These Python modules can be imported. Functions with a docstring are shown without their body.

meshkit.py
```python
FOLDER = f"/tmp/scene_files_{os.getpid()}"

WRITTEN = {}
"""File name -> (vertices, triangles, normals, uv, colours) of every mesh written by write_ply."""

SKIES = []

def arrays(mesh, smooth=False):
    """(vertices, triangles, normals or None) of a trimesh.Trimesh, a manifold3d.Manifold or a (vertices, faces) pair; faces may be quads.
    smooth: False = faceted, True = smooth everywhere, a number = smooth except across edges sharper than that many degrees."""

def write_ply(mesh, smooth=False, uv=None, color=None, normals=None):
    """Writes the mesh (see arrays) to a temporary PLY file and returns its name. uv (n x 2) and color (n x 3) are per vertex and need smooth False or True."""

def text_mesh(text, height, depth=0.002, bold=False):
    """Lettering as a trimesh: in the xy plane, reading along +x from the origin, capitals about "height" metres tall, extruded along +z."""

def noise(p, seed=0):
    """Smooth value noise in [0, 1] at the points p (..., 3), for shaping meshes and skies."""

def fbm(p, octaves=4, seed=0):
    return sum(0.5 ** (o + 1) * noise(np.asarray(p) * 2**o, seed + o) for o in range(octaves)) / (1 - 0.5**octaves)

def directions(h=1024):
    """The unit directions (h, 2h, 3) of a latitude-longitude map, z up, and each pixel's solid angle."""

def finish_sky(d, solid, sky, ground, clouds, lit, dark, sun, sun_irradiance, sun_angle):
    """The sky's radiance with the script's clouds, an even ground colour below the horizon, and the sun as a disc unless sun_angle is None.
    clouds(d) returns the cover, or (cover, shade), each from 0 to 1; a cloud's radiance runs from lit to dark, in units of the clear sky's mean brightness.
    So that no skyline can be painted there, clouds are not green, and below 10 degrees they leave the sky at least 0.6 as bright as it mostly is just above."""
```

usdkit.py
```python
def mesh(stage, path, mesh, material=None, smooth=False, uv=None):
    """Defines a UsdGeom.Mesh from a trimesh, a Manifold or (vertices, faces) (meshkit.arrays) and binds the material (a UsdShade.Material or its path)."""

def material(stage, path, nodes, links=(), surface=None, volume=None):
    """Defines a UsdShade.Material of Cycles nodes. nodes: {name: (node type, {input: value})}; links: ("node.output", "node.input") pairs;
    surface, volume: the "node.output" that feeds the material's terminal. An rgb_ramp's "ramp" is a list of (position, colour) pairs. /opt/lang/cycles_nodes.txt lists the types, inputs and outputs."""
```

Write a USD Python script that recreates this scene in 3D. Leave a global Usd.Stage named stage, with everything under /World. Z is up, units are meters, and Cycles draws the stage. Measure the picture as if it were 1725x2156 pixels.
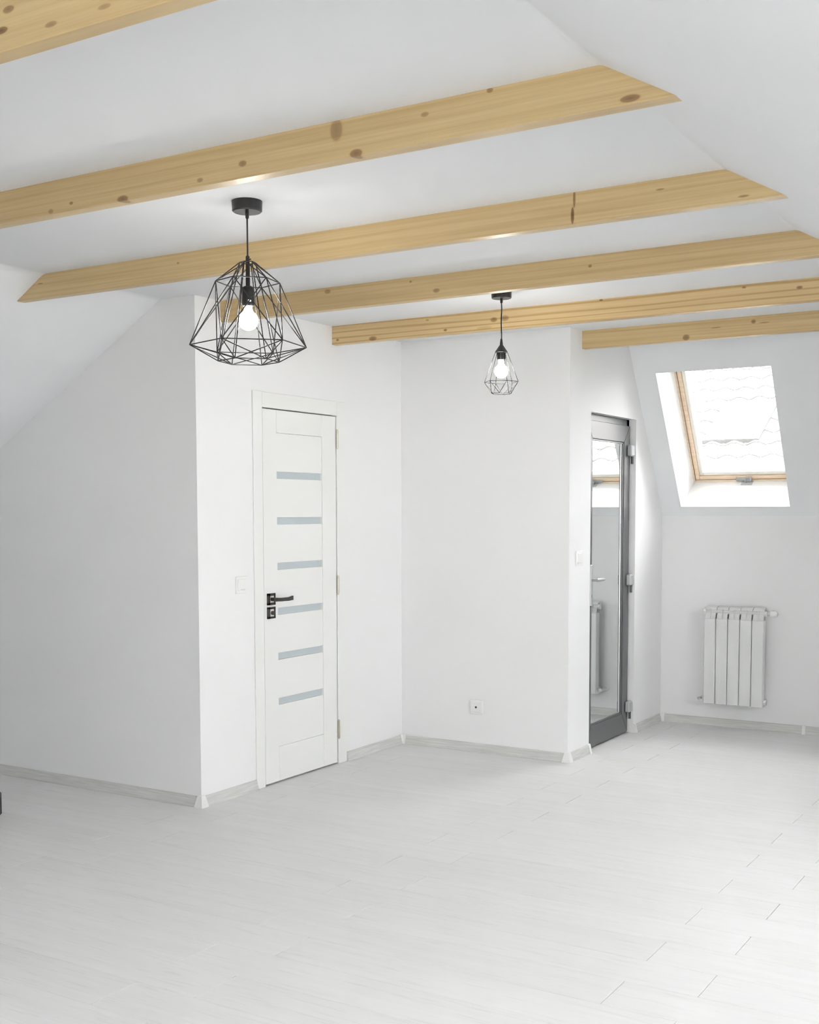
import math, random
import numpy as np
import trimesh
import usdkit
from pxr import Usd, UsdGeom, UsdLux, UsdShade, Gf, Sdf, Vt
from shapely.geometry import Polygon, box as sbox
from trimesh.creation import extrude_polygon, cylinder, icosphere

rng = random.Random(11)
stage = Usd.Stage.CreateInMemory()
UsdGeom.SetStageUpAxis(stage, 'Z')
UsdGeom.SetStageMetersPerUnit(stage, 1.0)
stage.DefinePrim('/World', 'Xform')
stage.DefinePrim('/World/Looks', 'Scope')

# ------------------------------------------------------------------ camera
YAW, PITCH, ROLL, FPX, CY, EYE = 0.54742, -0.06528, -0.00233, 2479.12, 1237.26, 1.4655
HAP = 36.0
fw = np.array([-math.sin(YAW) * math.cos(PITCH), math.cos(YAW) * math.cos(PITCH), math.sin(PITCH)])
rt = np.array([math.cos(YAW), math.sin(YAW), 0.0])
up = np.cross(rt, fw)
rt, up = rt * math.cos(ROLL) + up * math.sin(ROLL), up * math.cos(ROLL) - rt * math.sin(ROLL)
cam = UsdGeom.Camera.Define(stage, '/World/camera')
m = np.eye(4)
m[0, :3], m[1, :3], m[2, :3], m[3, :3] = rt, up, -fw, (0, 0, EYE)
cam.AddTransformOp().Set(Gf.Matrix4d(m.tolist()))
cam.CreateHorizontalApertureAttr(HAP)
cam.CreateVerticalApertureAttr(HAP * 2156 / 1725)
cam.CreateFocalLengthAttr(FPX * HAP / 1725)
cam.CreateVerticalApertureOffsetAttr((CY - 1078) * HAP / 1725)
cam.CreateHorizontalApertureOffsetAttr(0.0)
cam.CreateClippingRangeAttr((0.05, 500.0))
cam.CreateFStopAttr(0.0)
cam.CreateExposureAttr(0.35)

# ------------------------------------------------------------------ sky
SKY = 4.5
WINDOW_LIGHT = 6.6
BULB = 85.0
dome = UsdLux.DomeLight.Define(stage, '/World/sky_light')
dome.CreateIntensityAttr(SKY)
dome.CreateColorAttr(Gf.Vec3f(1.0, 0.98, 0.982))

# ------------------------------------------------------------------ measures of the room
X1, Y1, Y2, X3, Y4 = -3.8792, 4.3769, 6.2689, -2.7443, 7.8618
H = 2.506
RX, RS = -1.0868, 1.7623        # right slope: starts at RX on the ceiling, runs RS per metre of drop
LX, LS = -4.10, 1.72            # left slope
KNEE, SL = 1.4262, 0.6256       # far slope: knee height, run per metre of rise
XR, XL, YB = 1.6, -6.9, -2.0    # right knee wall, left knee wall, rear wall
YC = Y4 - SL * (H - KNEE)
zr = lambda x: H - (x - RX) / RS
zl = lambda x: H - (LX - x) / LS


def rect_light(name, mat4, w, h, power, color=(1.0, 0.99, 0.985)):
    l = UsdLux.RectLight.Define(stage, '/World/' + name)
    l.AddTransformOp().Set(Gf.Matrix4d(np.asarray(mat4).T.tolist()))
    l.CreateWidthAttr(w); l.CreateHeightAttr(h); l.CreateIntensityAttr(power); l.CreateColorAttr(Gf.Vec3f(*color))


def frame4(o, a, b, c):
    t = np.eye(4)
    t[:3, 0], t[:3, 1], t[:3, 2], t[:3, 3] = a, b, c, o
    return t


# daylight that enters by the windows outside the frame: two roof windows and a wide dormer in the right slope, one in the rear gable
nR = np.array([1, 0, RS]) / math.hypot(1, RS)
vR = np.array([-RS, 0, 1]) / math.hypot(1, RS)       # up the right slope
uR = np.array([0, 1.0, 0])
FR = frame4([0.86, 0, zr(0.86)], uR, vR, nR)          # local u along y, v up the slope, w outward
SIDE_WINDOWS = (-0.6, 0.8)
DY0, DY1, DZ = 2.9, 5.6, 1.95      # dormer in the right slope
for k, y0 in enumerate(SIDE_WINDOWS):
    c = FR @ np.array([y0 + 0.3685, 0.505, 0.37, 1])
    rect_light(f'window_daylight_{k + 1:03d}', frame4(c[:3], uR, vR, nR), 0.74, 1.01, WINDOW_LIGHT)

rect_light('window_daylight_003', frame4([XR + 0.16, (DY0 + DY1) / 2, 1.425], [0, 1, 0], [0, 0, 1], [1, 0, 0]), DY1 - DY0 - 0.3, 0.85, WINDOW_LIGHT)

rect_light('window_daylight', frame4([-0.4, YB - 0.16, 1.35], [-1, 0, 0], [0, 0, 1], [0, -1, 0]), 1.8, 1.2, WINDOW_LIGHT)

# ------------------------------------------------------------------ materials
MAT = {}


def mat(name, nodes, links=(), surface='p.BSDF'):
    MAT[name] = usdkit.material(stage, '/World/Looks/' + name, nodes, links, surface=surface)


def plain(name, color, rough=0.5, metal=0.0, **kw):
    mat(name, {'p': ('principled_bsdf', {'base_color': color, 'roughness': rough, 'metallic': metal, **kw})})


def paint(name, color, rough=0.75, bump=0.05):
    c2 = tuple(c * 0.985 for c in color)
    mat(name, {'g': ('geometry', {}), 'n': ('noise_texture', {'scale': 1.3, 'detail': 4}),
               'r': ('rgb_ramp', {'ramp': [(0.3, c2), (0.7, color)]}),
               'n2': ('noise_texture', {'scale': 160.0, 'detail': 3}),
               'b': ('bump', {'strength': bump, 'distance': 0.002}),
               'p': ('principled_bsdf', {'roughness': rough, 'specular_ior_level': 0.35})},
        [('g.position', 'n.vector'), ('g.position', 'n2.vector'), ('n.fac', 'r.fac'), ('r.color', 'p.base_color'), ('n2.fac', 'b.height'), ('b.normal', 'p.normal')])


paint('wall_paint', (0.852, 0.852, 0.856))
paint('ceiling_paint', (0.845, 0.852, 0.868))
paint('reveal_paint', (0.86, 0.865, 0.87))
paint('render_paint', (0.82, 0.82, 0.81))


def wood_floor(name, a, b, c):
    mat(name, {'g': ('geometry', {}), 'o': ('object_info', {}),
               'off': ('vector_math', {'math_type': 'scale', 'vector1': (7.0, 3.0, 5.0)}),
               'add': ('vector_math', {'math_type': 'add'}),
               'm': ('mapping', {'scale': (1.6, 22.0, 1.0)}), 'n': ('noise_texture', {'scale': 1.0, 'detail': 5, 'roughness': 0.6, 'distortion': 0.3}),
               'r': ('rgb_ramp', {'ramp': [(0.25, a), (0.5, b), (0.75, c)]}),
               'm2': ('mapping', {'scale': (6.0, 90.0, 1.0)}), 'n2': ('noise_texture', {'scale': 1.0, 'detail': 3}),
               'r2': ('rgb_ramp', {'ramp': [(0.28, (0.93, 0.93, 0.925)), (0.42, (1, 1, 1))]}),
               'x': ('mix_color', {'blend_type': 'multiply', 'fac': 1.0}),
               'b': ('bump', {'strength': 0.08, 'distance': 0.002}),
               'p': ('principled_bsdf', {'roughness': 0.52, 'specular_ior_level': 0.3})},
        [('o.random', 'off.scale'), ('g.position', 'add.vector1'), ('off.vector', 'add.vector2'), ('add.vector', 'm.vector'), ('m.vector', 'n.vector'), ('n.fac', 'r.fac'),
         ('add.vector', 'm2.vector'), ('m2.vector', 'n2.vector'), ('n2.fac', 'r2.fac'), ('r.color', 'x.a'), ('r2.color', 'x.b'), ('x.result', 'p.base_color'),
         ('n2.fac', 'b.height'), ('b.normal', 'p.normal')])


wood_floor('plank_white', (0.75, 0.752, 0.748), (0.775, 0.777, 0.778), (0.795, 0.797, 0.80))
wood_floor('plank_pale', (0.76, 0.762, 0.758), (0.782, 0.784, 0.785), (0.80, 0.802, 0.806))
wood_floor('plank_grey', (0.74, 0.742, 0.734), (0.768, 0.77, 0.766), (0.788, 0.79, 0.79))
plain('plank_core', (0.45, 0.44, 0.42), 0.8)
mat('skirting_wood', {'g': ('geometry', {}), 'm': ('mapping', {'scale': (3.0, 3.0, 60.0)}), 'n': ('noise_texture', {'scale': 2.0, 'detail': 4}),
                      'r': ('rgb_ramp', {'ramp': [(0.3, (0.54, 0.54, 0.52)), (0.7, (0.68, 0.68, 0.665))]}), 'p': ('principled_bsdf', {'roughness': 0.45})},
    [('g.position', 'm.vector'), ('m.vector', 'n.vector'), ('n.fac', 'r.fac'), ('r.color', 'p.base_color')])
plain('white_plastic', (0.83, 0.83, 0.82), 0.4)
plain('door_white', (0.84, 0.845, 0.825), 0.42)
plain('frosted_glass', (0.52, 0.575, 0.60), 0.28)
plain('bronze', (0.085, 0.078, 0.07), 0.38, 0.7)
plain('bronze_light', (0.72, 0.71, 0.68), 0.4, 0.1)
plain('hinge_metal', (0.50, 0.46, 0.38), 0.3, 0.9)
plain('graphite', (0.055, 0.058, 0.062), 0.4, 0.0, specular_ior_level=0.6, coat_weight=0.7, coat_roughness=0.16)
plain('seal_grey', (0.025, 0.025, 0.025), 0.8)
plain('rubber', (0.02, 0.02, 0.02), 0.7)
plain('mirror_glass', (0.84, 0.86, 0.86), 0.01, 1.0)
plain('spacer_metal', (0.75, 0.75, 0.72), 0.3, 0.8)
plain('grey_metal', (0.45, 0.46, 0.47), 0.42, 0.3)
plain('chrome', (0.72, 0.72, 0.73), 0.12, 1.0)
plain('black_metal', (0.014, 0.014, 0.015), 0.28, 0.0, specular_ior_level=0.5)
plain('black_cable', (0.012, 0.012, 0.012), 0.6)
plain('sticker_white', (0.8, 0.8, 0.8), 0.5)
plain('radiator_white', (0.74, 0.745, 0.74), 0.38)
plain('dark_gap', (0.03, 0.03, 0.03), 0.9)
plain('black_case', (0.02, 0.021, 0.022), 0.5)
plain('grey_trim', (0.55, 0.56, 0.55), 0.5)
plain('lead_grey', (0.09, 0.09, 0.09), 0.9, specular_ior_level=0.1)
mat('bulb_glow', {'e': ('emission', {'color': (1.0, 0.965, 0.90), 'strength': BULB})}, surface='e.emission')
plain('bulb_base', (0.8, 0.8, 0.8), 0.4)
mat('window_pane', {'f': ('fresnel', {'IOR': 1.45}), 't': ('transparent_bsdf', {'color': (0.97, 0.98, 0.98)}), 'g': ('glossy_bsdf', {'color': (1, 1, 1), 'roughness': 0.0}),
                    'x': ('mix_closure', {})}, [('f.fac', 'x.fac'), ('t.BSDF', 'x.closure1'), ('g.BSDF', 'x.closure2')], surface='x.closure')


def pine(name, lo, mid, hi, knots=(), grain=1.0, y0=0.0):
    """Pine boards that run along x. knots: (x, z, half length, half height, darkness)."""
    n = {'g': ('geometry', {}),
         'm': ('mapping', {'scale': (0.9, 9.0, 34.0)}), 'n': ('noise_texture', {'scale': 1.0, 'detail': 5, 'roughness': 0.55, 'distortion': 0.6}),
         'r': ('rgb_ramp', {'ramp': [(0.28, lo), (0.5, mid), (0.74, hi)]}),
         'm2': ('mapping', {'scale': (0.42, 2.0, 11.0)}), 'w': ('wave_texture', {'bands_direction': 'z', 'scale': 0.95, 'distortion': 5.0, 'detail': 2, 'detail_scale': 1.2}),
         'r2': ('rgb_ramp', {'ramp': [(0.0, (1 - 0.16 * grain, 1 - 0.22 * grain, 1 - 0.30 * grain)), (0.32, (1, 1, 1)), (1.0, (1, 1, 1))]}),
         'm3': ('mapping', {'scale': (2.2, 40.0, 190.0)}), 'n3': ('noise_texture', {'scale': 1.0, 'detail': 3}),
         'r3': ('rgb_ramp', {'ramp': [(0.35, (0.93, 0.91, 0.88)), (0.6, (1, 1, 1))]}),
         'x2': ('mix_color', {'blend_type': 'multiply', 'fac': 1.0}), 'x3': ('mix_color', {'blend_type': 'multiply', 'fac': 1.0}),
         'b': ('bump', {'strength': 0.12, 'distance': 0.002}),
         'p': ('principled_bsdf', {'roughness': 0.36, 'specular_ior_level': 0.5})}
    l = [('g.position', 'm.vector'), ('m.vector', 'n.vector'), ('n.fac', 'r.fac'), ('g.position', 'm2.vector'), ('m2.vector', 'w.vector'), ('w.fac', 'r2.fac'),
         ('g.position', 'm3.vector'), ('m3.vector', 'n3.vector'), ('n3.fac', 'r3.fac'), ('r.color', 'x2.a'), ('r2.color', 'x2.b'), ('x2.result', 'x3.a'), ('r3.color', 'x3.b'),
         ('n3.fac', 'b.height'), ('b.normal', 'p.normal')]
    last = 'x3.result'
    for i, (x, z, a, c, d) in enumerate(knots):
        a, c = a * 0.72, c * 0.78
        s = (1 / a, 1 / 0.05, 1 / c)
        n[f'km{i}'] = ('mapping', {'scale': s, 'location': (-x / a, -y0 / 0.05, -z / c)})
        n[f'kg{i}'] = ('gradient_texture', {'gradient_type': 'spherical'})
        n[f'kr{i}'] = ('rgb_ramp', {'ramp': [(0.0, (1, 1, 1)), (0.22, (0.90, 0.83, 0.74)), (0.30, (1 - 0.55 * d, 1 - 0.66 * d, 1 - 0.74 * d)), (1.0, (1 - 0.82 * d, 1 - 0.88 * d, 1 - 0.92 * d))]})
        n[f'kx{i}'] = ('mix_color', {'blend_type': 'multiply', 'fac': 1.0})
        l += [('g.position', f'km{i}.vector'), (f'km{i}.vector', f'kg{i}.vector'), (f'kg{i}.fac', f'kr{i}.fac'), (last, f'kx{i}.a'), (f'kr{i}.color', f'kx{i}.b')]
        last = f'kx{i}.result'
    l.append((last, 'p.base_color'))
    mat(name, n, l)


PINE = ((0.555, 0.40, 0.205), (0.62, 0.46, 0.24), (0.665, 0.505, 0.272))
pine('window_pine', (0.80, 0.62, 0.45), (0.83, 0.66, 0.49), (0.85, 0.70, 0.54), grain=0.25)
plain('sash_white', (0.86, 0.83, 0.77), 0.4)
mat('roof_tile', {'o': ('object_info', {}), 'r': ('rgb_ramp', {'ramp': [(0, (0.165, 0.16, 0.155)), (1, (0.19, 0.185, 0.18))]}), 'p': ('principled_bsdf', {'roughness': 0.95, 'specular_ior_level': 0.08})},
    [('o.random', 'r.fac'), ('r.color', 'p.base_color')])
plain('ground_earth', (0.35, 0.36, 0.28), 0.9)

# ------------------------------------------------------------------ scene helpers
USED = {}


def numbered(parent, name):
    k = USED.get((parent, name), 0)
    USED[(parent, name)] = k + 1
    return f'{parent}/{name}' + (f'_{k:03d}' if k else '')


LOC = {}


def custom(prim, **kw):
    for k, v in kw.items():
        if v:
            prim.SetCustomDataByKey(k, v)


def thing(name, label=None, cat=None, loc=(0, 0, 0), group=None, kind=None):
    path = numbered('/World', name)
    x = UsdGeom.Xform.Define(stage, path)
    x.AddTranslateOp().Set(Gf.Vec3d(*map(float, loc)))
    LOC[path] = np.array(loc, float)
    custom(x.GetPrim(), label=label, category=cat, group=group, kind=kind)
    return path


def part(parent, name, mesh, material, smooth=False, label=None, kind=None):
    """One mesh under parent (a thing or a part); the mesh is given in world coordinates."""
    path = numbered(parent, name)
    v, f = (np.array(mesh.vertices), np.array(mesh.faces))
    LOC[path] = LOC[parent]
    mm = usdkit.mesh(stage, path, trimesh.Trimesh(v - LOC[parent], f, process=False), MAT[material], smooth=smooth)
    custom(mm.GetPrim(), label=label, kind=kind)
    return path


def solo(name, mesh, material, label=None, cat=None, kind=None, group=None, smooth=False):
    LOC['/World'] = np.zeros(3)
    path = numbered('/World', name)
    mm = usdkit.mesh(stage, path, mesh, MAT[material], smooth=smooth)
    custom(mm.GetPrim(), label=label, category=cat, kind=kind, group=group)
    LOC[path] = np.zeros(3)
    return path


# ------------------------------------------------------------------ mesh helpers
def bx(x0, x1, y0, y1, z0, z1, c=0.0, T=None):
    lo, hi = np.minimum((x0, y0, z0), (x1, y1, z1)).astype(float), np.maximum((x0, y0, z0), (x1, y1, z1)).astype(float)
    if c <= 0:
        b = trimesh.creation.box(hi - lo)
        b.apply_translation((lo + hi) / 2)
    else:
        c = min(c, (hi - lo).min() * 0.45)
        pts = []
        for i in (0, 1):
            for j in (0, 1):
                for k in (0, 1):
                    p = np.array([(lo, hi)[i][0], (lo, hi)[j][1], (lo, hi)[k][2]])
                    s = np.array([1 - 2 * i, 1 - 2 * j, 1 - 2 * k]) * c
                    for a in range(3):
                        q = p + s
                        q[a] = p[a]
                        pts.append(q)
        b = trimesh.convex.convex_hull(np.array(pts))
    if T is not None:
        b.apply_transform(T)
    return b


def slab(poly, T, thick):
    m = extrude_polygon(poly, thick, engine='earcut')
    m.apply_transform(T)
    return m


def cyl(a, b, r, sides=16, r2=None):
    a, b = np.array(a, float), np.array(b, float)
    return loft([a, b], [r, r if r2 is None else r2], sides)


def loft(points, radii, sides=10):
    """A tube through the points, closed at both ends."""
    p = np.array(points, float)
    t = np.gradient(p, axis=0)
    t /= np.linalg.norm(t, axis=1, keepdims=True) + 1e-12
    ref = np.array([0, 0, 1.0]) if abs(t[:, 2]).max() < 0.9 else np.array([0.83, 0.55, 0.0])
    a = np.cross(t, ref); a /= np.linalg.norm(a, axis=1, keepdims=True) + 1e-12
    b = np.cross(t, a)
    ang = np.arange(sides) * 2 * np.pi / sides
    rad = np.broadcast_to(np.array(radii, float), (len(p),))
    v = (p[:, None] + rad[:, None, None] * (np.cos(ang)[None, :, None] * a[:, None] + np.sin(ang)[None, :, None] * b[:, None])).reshape(-1, 3)
    f = []
    for i in range(len(p) - 1):
        for j in range(sides):
            k = (j + 1) % sides
            f += [(i * sides + j, (i + 1) * sides + j, (i + 1) * sides + k), (i * sides + j, (i + 1) * sides + k, i * sides + k)]
    n = len(v)
    v = np.vstack([v, p[:1], p[-1:]])
    o = (len(p) - 1) * sides
    for j in range(sides):
        k = (j + 1) % sides
        f += [(n, j, k), (n + 1, o + k, o + j)]
    m = trimesh.Trimesh(v, f, process=False)
    if m.volume < 0:
        m.invert()
    return m


def lathe(profile, center, sides=32):
    """Revolves (r, z) about the vertical axis through center."""
    m = trimesh.creation.revolve(np.array(profile, float), sections=sides)
    m.apply_translation(center)
    if m.volume < 0:
        m.invert()
    return m


def joined(*ms):
    return trimesh.util.concatenate(list(ms))


def ext_xz(poly, y0, y1):
    """A polygon of (x, z) points extruded from y0 to y1."""
    m = extrude_polygon(poly, abs(y1 - y0), engine='earcut')
    m.apply_transform(frame4([0, max(y0, y1), 0], [1, 0, 0], [0, 0, 1], [0, -1, 0]))
    return m


def ext_yz(poly, x0, x1):
    m = extrude_polygon(poly, abs(x1 - x0), engine='earcut')
    m.apply_transform(frame4([min(x0, x1), 0, 0], [0, 1, 0], [0, 0, 1], [1, 0, 0]))
    return m


# ------------------------------------------------------------------ room shell
T = 0.12
D1L, D1R, D1H = 4.868, 5.566, 2.012                    # hole of the white door
D2L, D2R, D2H = 6.583, 7.335, 2.050                    # hole of the glass door
E = 0.06
S = dict(kind='structure')
floor = thing('floor', 'white wood-effect laminate floor laid in staggered planks', 'floor', (0, 0, 0), kind='structure')
part(floor, 'subfloor', bx(XL - 0.2, XR + 0.2, YB - 0.2, Y4 + 0.2, -0.14, -0.012), 'plank_core')
room = Polygon([(XL, YB), (XR, YB), (XR, Y4), (X3 - 0.09, Y4), (X3 - 0.09, Y2), (X1 - 0.11, Y2), (X1 - 0.11, Y1), (XL, Y1)])
view = Polygon([(-5.7, 4.6), (-3.9, 3.0), (-2.75, 1.75), (-0.6, 1.75), (-0.2, 3.0), (-0.9, 7.95), (-4.2, 7.95)])
ROW, PL = 0.1967, 1.30
field = []
for k in range(-28, 25):
    y0 = 3.21 + ROW * k
    if y0 > Y4 or y0 + ROW < YB:
        continue
    j = -1.295 if k % 2 == 0 else -1.062
    for i in range(-5, 4):
        xa, xb = j + i * PL, j + (i + 1) * PL
        g = sbox(xa + 0.0010, y0 + 0.0004, xb - 0.0010, y0 + ROW - 0.0004).intersection(room)
        if g.is_empty:
            continue
        for q in getattr(g, 'geoms', [g]):
            if q.area < 1e-4:
                continue
            top = rng.uniform(-0.0003, 0.0)
            c = 0.0006
            inner = q.buffer(-c, join_style=2)
            if inner.is_empty or inner.geom_type != 'Polygon' or len(inner.exterior.coords) != len(q.exterior.coords):
                mesh = slab(q, frame4([0, 0, -0.012], [1, 0, 0], [0, 1, 0], [0, 0, 1]), 0.012 + top)
            else:
                a, b = np.array(q.exterior.coords)[:-1], np.array(inner.exterior.coords)[:-1]
                if Polygon(a).exterior.is_ccw != Polygon(b).exterior.is_ccw:
                    b = b[::-1]
                b = b[[int(np.argmin(((b - p) ** 2).sum(1))) for p in a]]
                if len(a) == 4:
                    pts = np.vstack([np.c_[a, np.full(4, -0.012)], np.c_[a, np.full(4, top - c)], np.c_[b, np.full(4, top)]])
                    mesh = trimesh.convex.convex_hull(pts)
                else:
                    mesh = slab(q, frame4([0, 0, -0.012], [1, 0, 0], [0, 1, 0], [0, 0, 1]), 0.012 + top)
            if q.intersects(view):
                part(floor, 'plank', mesh, rng.choice(['plank_white', 'plank_pale', 'plank_grey']))
            else:
                field.append(mesh)
part(floor, 'plank_field', joined(*field), 'plank_white', kind='stuff')

solo('wall_front', ext_xz(Polygon([(XL - T, -0.1), (X1, -0.1), (X1, H + 0.05), (LX + 0.02, H + 0.05), (XL - T, zl(XL - T) + 0.05)]), Y1, Y1 + T), 'wall_paint',
     'shaded white wall at the left, under the left roof slope', 'wall', **S)
hole = sbox(D1L, -0.01, D1R, D1H)
solo('wall_left', ext_yz(sbox(Y1 + T, -0.1, Y2, H + 0.05).difference(hole.union(sbox(D1L, -0.2, D1R, 0))), X1 - T, X1), 'wall_paint', 'white wall that holds the white panelled door', 'wall', **S)
solo('wall_back', bx(X1 - T, X3, Y2, Y2 + T, -0.1, H + 0.05), 'wall_paint', 'white wall in the middle with a single socket', 'wall', **S)
zf = lambda y: KNEE + (Y4 - y) / SL
solo('wall_right', ext_yz(Polygon([(Y2 + T, -0.1), (Y4 + 0.05, -0.1), (Y4 + 0.05, KNEE + 0.05), (YC + 0.03, H + 0.05), (Y2 + T, H + 0.05)]).difference(sbox(D2L, -0.2, D2R, D2H)), X3 - 0.2, X3),
     'wall_paint', 'white wall that holds the dark glazed door', 'wall', **S)
XH = RX + RS * (H - KNEE)
solo('wall_far', ext_xz(Polygon([(X3 - 0.2, -0.1), (XR + T, -0.1), (XR + T, zr(XR + T) + 0.05), (XH, KNEE + 0.05), (X3 - 0.2, KNEE + 0.05)]), Y4, Y4 + T), 'wall_paint',
     'low white knee wall behind the radiator', 'wall', **S)
solo('wall_side', ext_yz(sbox(YB - T, -0.1, Y4 + T, zr(XR) + 0.05).union(sbox(DY0 - 0.1, 0, DY1 + 0.1, DZ + 0.1)).difference(sbox(DY0 + 0.15, 1.0, DY1 - 0.15, 1.85)), XR, XR + T), 'wall_paint',
     'white outer wall under the right slope, raised around the dormer window', 'wall', **S)
solo('wall_outer', bx(XL - T, XL, YB - T, Y1 + T, -0.1, zl(XL) + 0.05), 'wall_paint', 'low white knee wall under the left slope', 'wall', **S)
rear = Polygon([(XL - T, -0.1), (XR + T, -0.1), (XR + T, zr(XR + T) + 0.05), (RX, H + 0.05), (LX, H + 0.05), (XL - T, zl(XL - T) + 0.05)]).difference(sbox(-1.3, 0.75, 0.5, 1.95))
solo('wall_rear', ext_xz(rear, YB - T, YB), 'wall_paint', 'white gable wall behind the camera', 'wall', **S)

solo('ceiling', bx(LX - E, RX + E, YB - T, YC + E, H, H + 0.2), 'ceiling_paint', 'flat white ceiling between the two roof slopes', 'ceiling', **S)
nL = np.array([-1, 0, LS]) / math.hypot(1, LS)
vL = np.array([LS, 0, 1]) / math.hypot(1, LS)
FL = frame4([LX, 0, H], [0, -1, 0], vL, nL)
lenL = (LX - XL) / LS * math.hypot(1, LS)
solo('ceiling_left', slab(sbox(-Y1 - T, -lenL - E, -YB + T, E), FL, 0.3), 'ceiling_paint', 'white sloping ceiling at the left', 'ceiling', **S)
lv = lambda x: (0.86 - x) / RS * math.hypot(1, RS)          # slope coordinate of an x on the right slope
rp = Polygon([(YB - T, lv(RX)), (YC, lv(RX)), (Y4, lv(XH)), (Y4, lv(XR)), (YB - T, lv(XR))]).buffer(E, join_style=2)
WW, WH, WD = 0.737, 1.012, 0.34
for y0 in SIDE_WINDOWS:
    rp = rp.difference(sbox(y0, 0, y0 + WW, WH))
XD = RX + RS * (H - DZ)
rp = rp.difference(sbox(DY0, lv(XR) - 1, DY1, lv(XD)))
solo('ceiling_right', slab(rp, FR, WD), 'ceiling_paint', 'white sloping ceiling at the upper right', 'ceiling', **S)
solo('ceiling_dormer', bx(XD, XR + T, DY0 - 0.1, DY1 + 0.1, DZ, DZ + 0.15), 'ceiling_paint', 'small flat white ceiling of the dormer', 'ceiling', **S)
cheek = Polygon([(XD - 0.03, DZ + 0.04), (XR + 0.05, DZ + 0.04), (XR + 0.05, zr(XR) - 0.01), (XD, DZ)])
solo('wall_cheek', ext_xz(cheek, DY0 - 0.1, DY0), 'wall_paint', 'triangular white cheek of the dormer, nearer the camera', 'wall', **S)
solo('wall_cheek', ext_xz(cheek, DY1, DY1 + 0.1), 'wall_paint', 'triangular white cheek of the dormer, farther from the camera', 'wall', **S)


def cove(x, s, run, L, y0, y1):
    """Rounded plaster between the flat ceiling and a slope: corner at (x, H), s the side of the slope, L the tangent length."""
    th = math.atan2(1, run)
    Rr = L / math.tan(th / 2)
    cxx, czz = x - s * L, H - Rr
    arc = [(cxx + s * Rr * math.sin(a), czz + Rr * math.cos(a)) for a in np.linspace(0, th, 13)]
    return ext_xz(Polygon(arc + [(x + s * (L * math.cos(th) + 0.002), H - L * math.sin(th) + 0.002), (x + s * 0.01, H + 0.004), (x - s * L, H + 0.004)]), y0, y1)


solo('trim_1', cove(RX, 1, RS, 0.014, YB, YC + 0.02), 'ceiling_paint', 'rounded plaster edge where the ceiling meets the right slope', 'trim', smooth=20, **S)
solo('trim_2', cove(LX, -1, LS, 0.025, YB, Y1 + 0.02), 'ceiling_paint', 'rounded plaster edge where the ceiling meets the left slope', 'trim', smooth=20, **S)
nF = np.array([0, 1, SL]) / math.hypot(1, SL)
vF = np.array([0, -SL, 1]) / math.hypot(1, SL)
FF = frame4([X3, Y4, KNEE], [1, 0, 0], vF, nF)
fl = (H - KNEE) * math.hypot(1, SL)
FU, FV = 0.136, 0.066
fp = Polygon([(0, 0), (XH - X3, 0), (RX - X3, fl), (0, fl)]).buffer(E, join_style=2).difference(sbox(FU, FV, FU + WW, FV + WH))
solo('ceiling_far', slab(fp, FF, WD), 'ceiling_paint', 'steep white sloping wall around the roof window', 'ceiling', **S)


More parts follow.
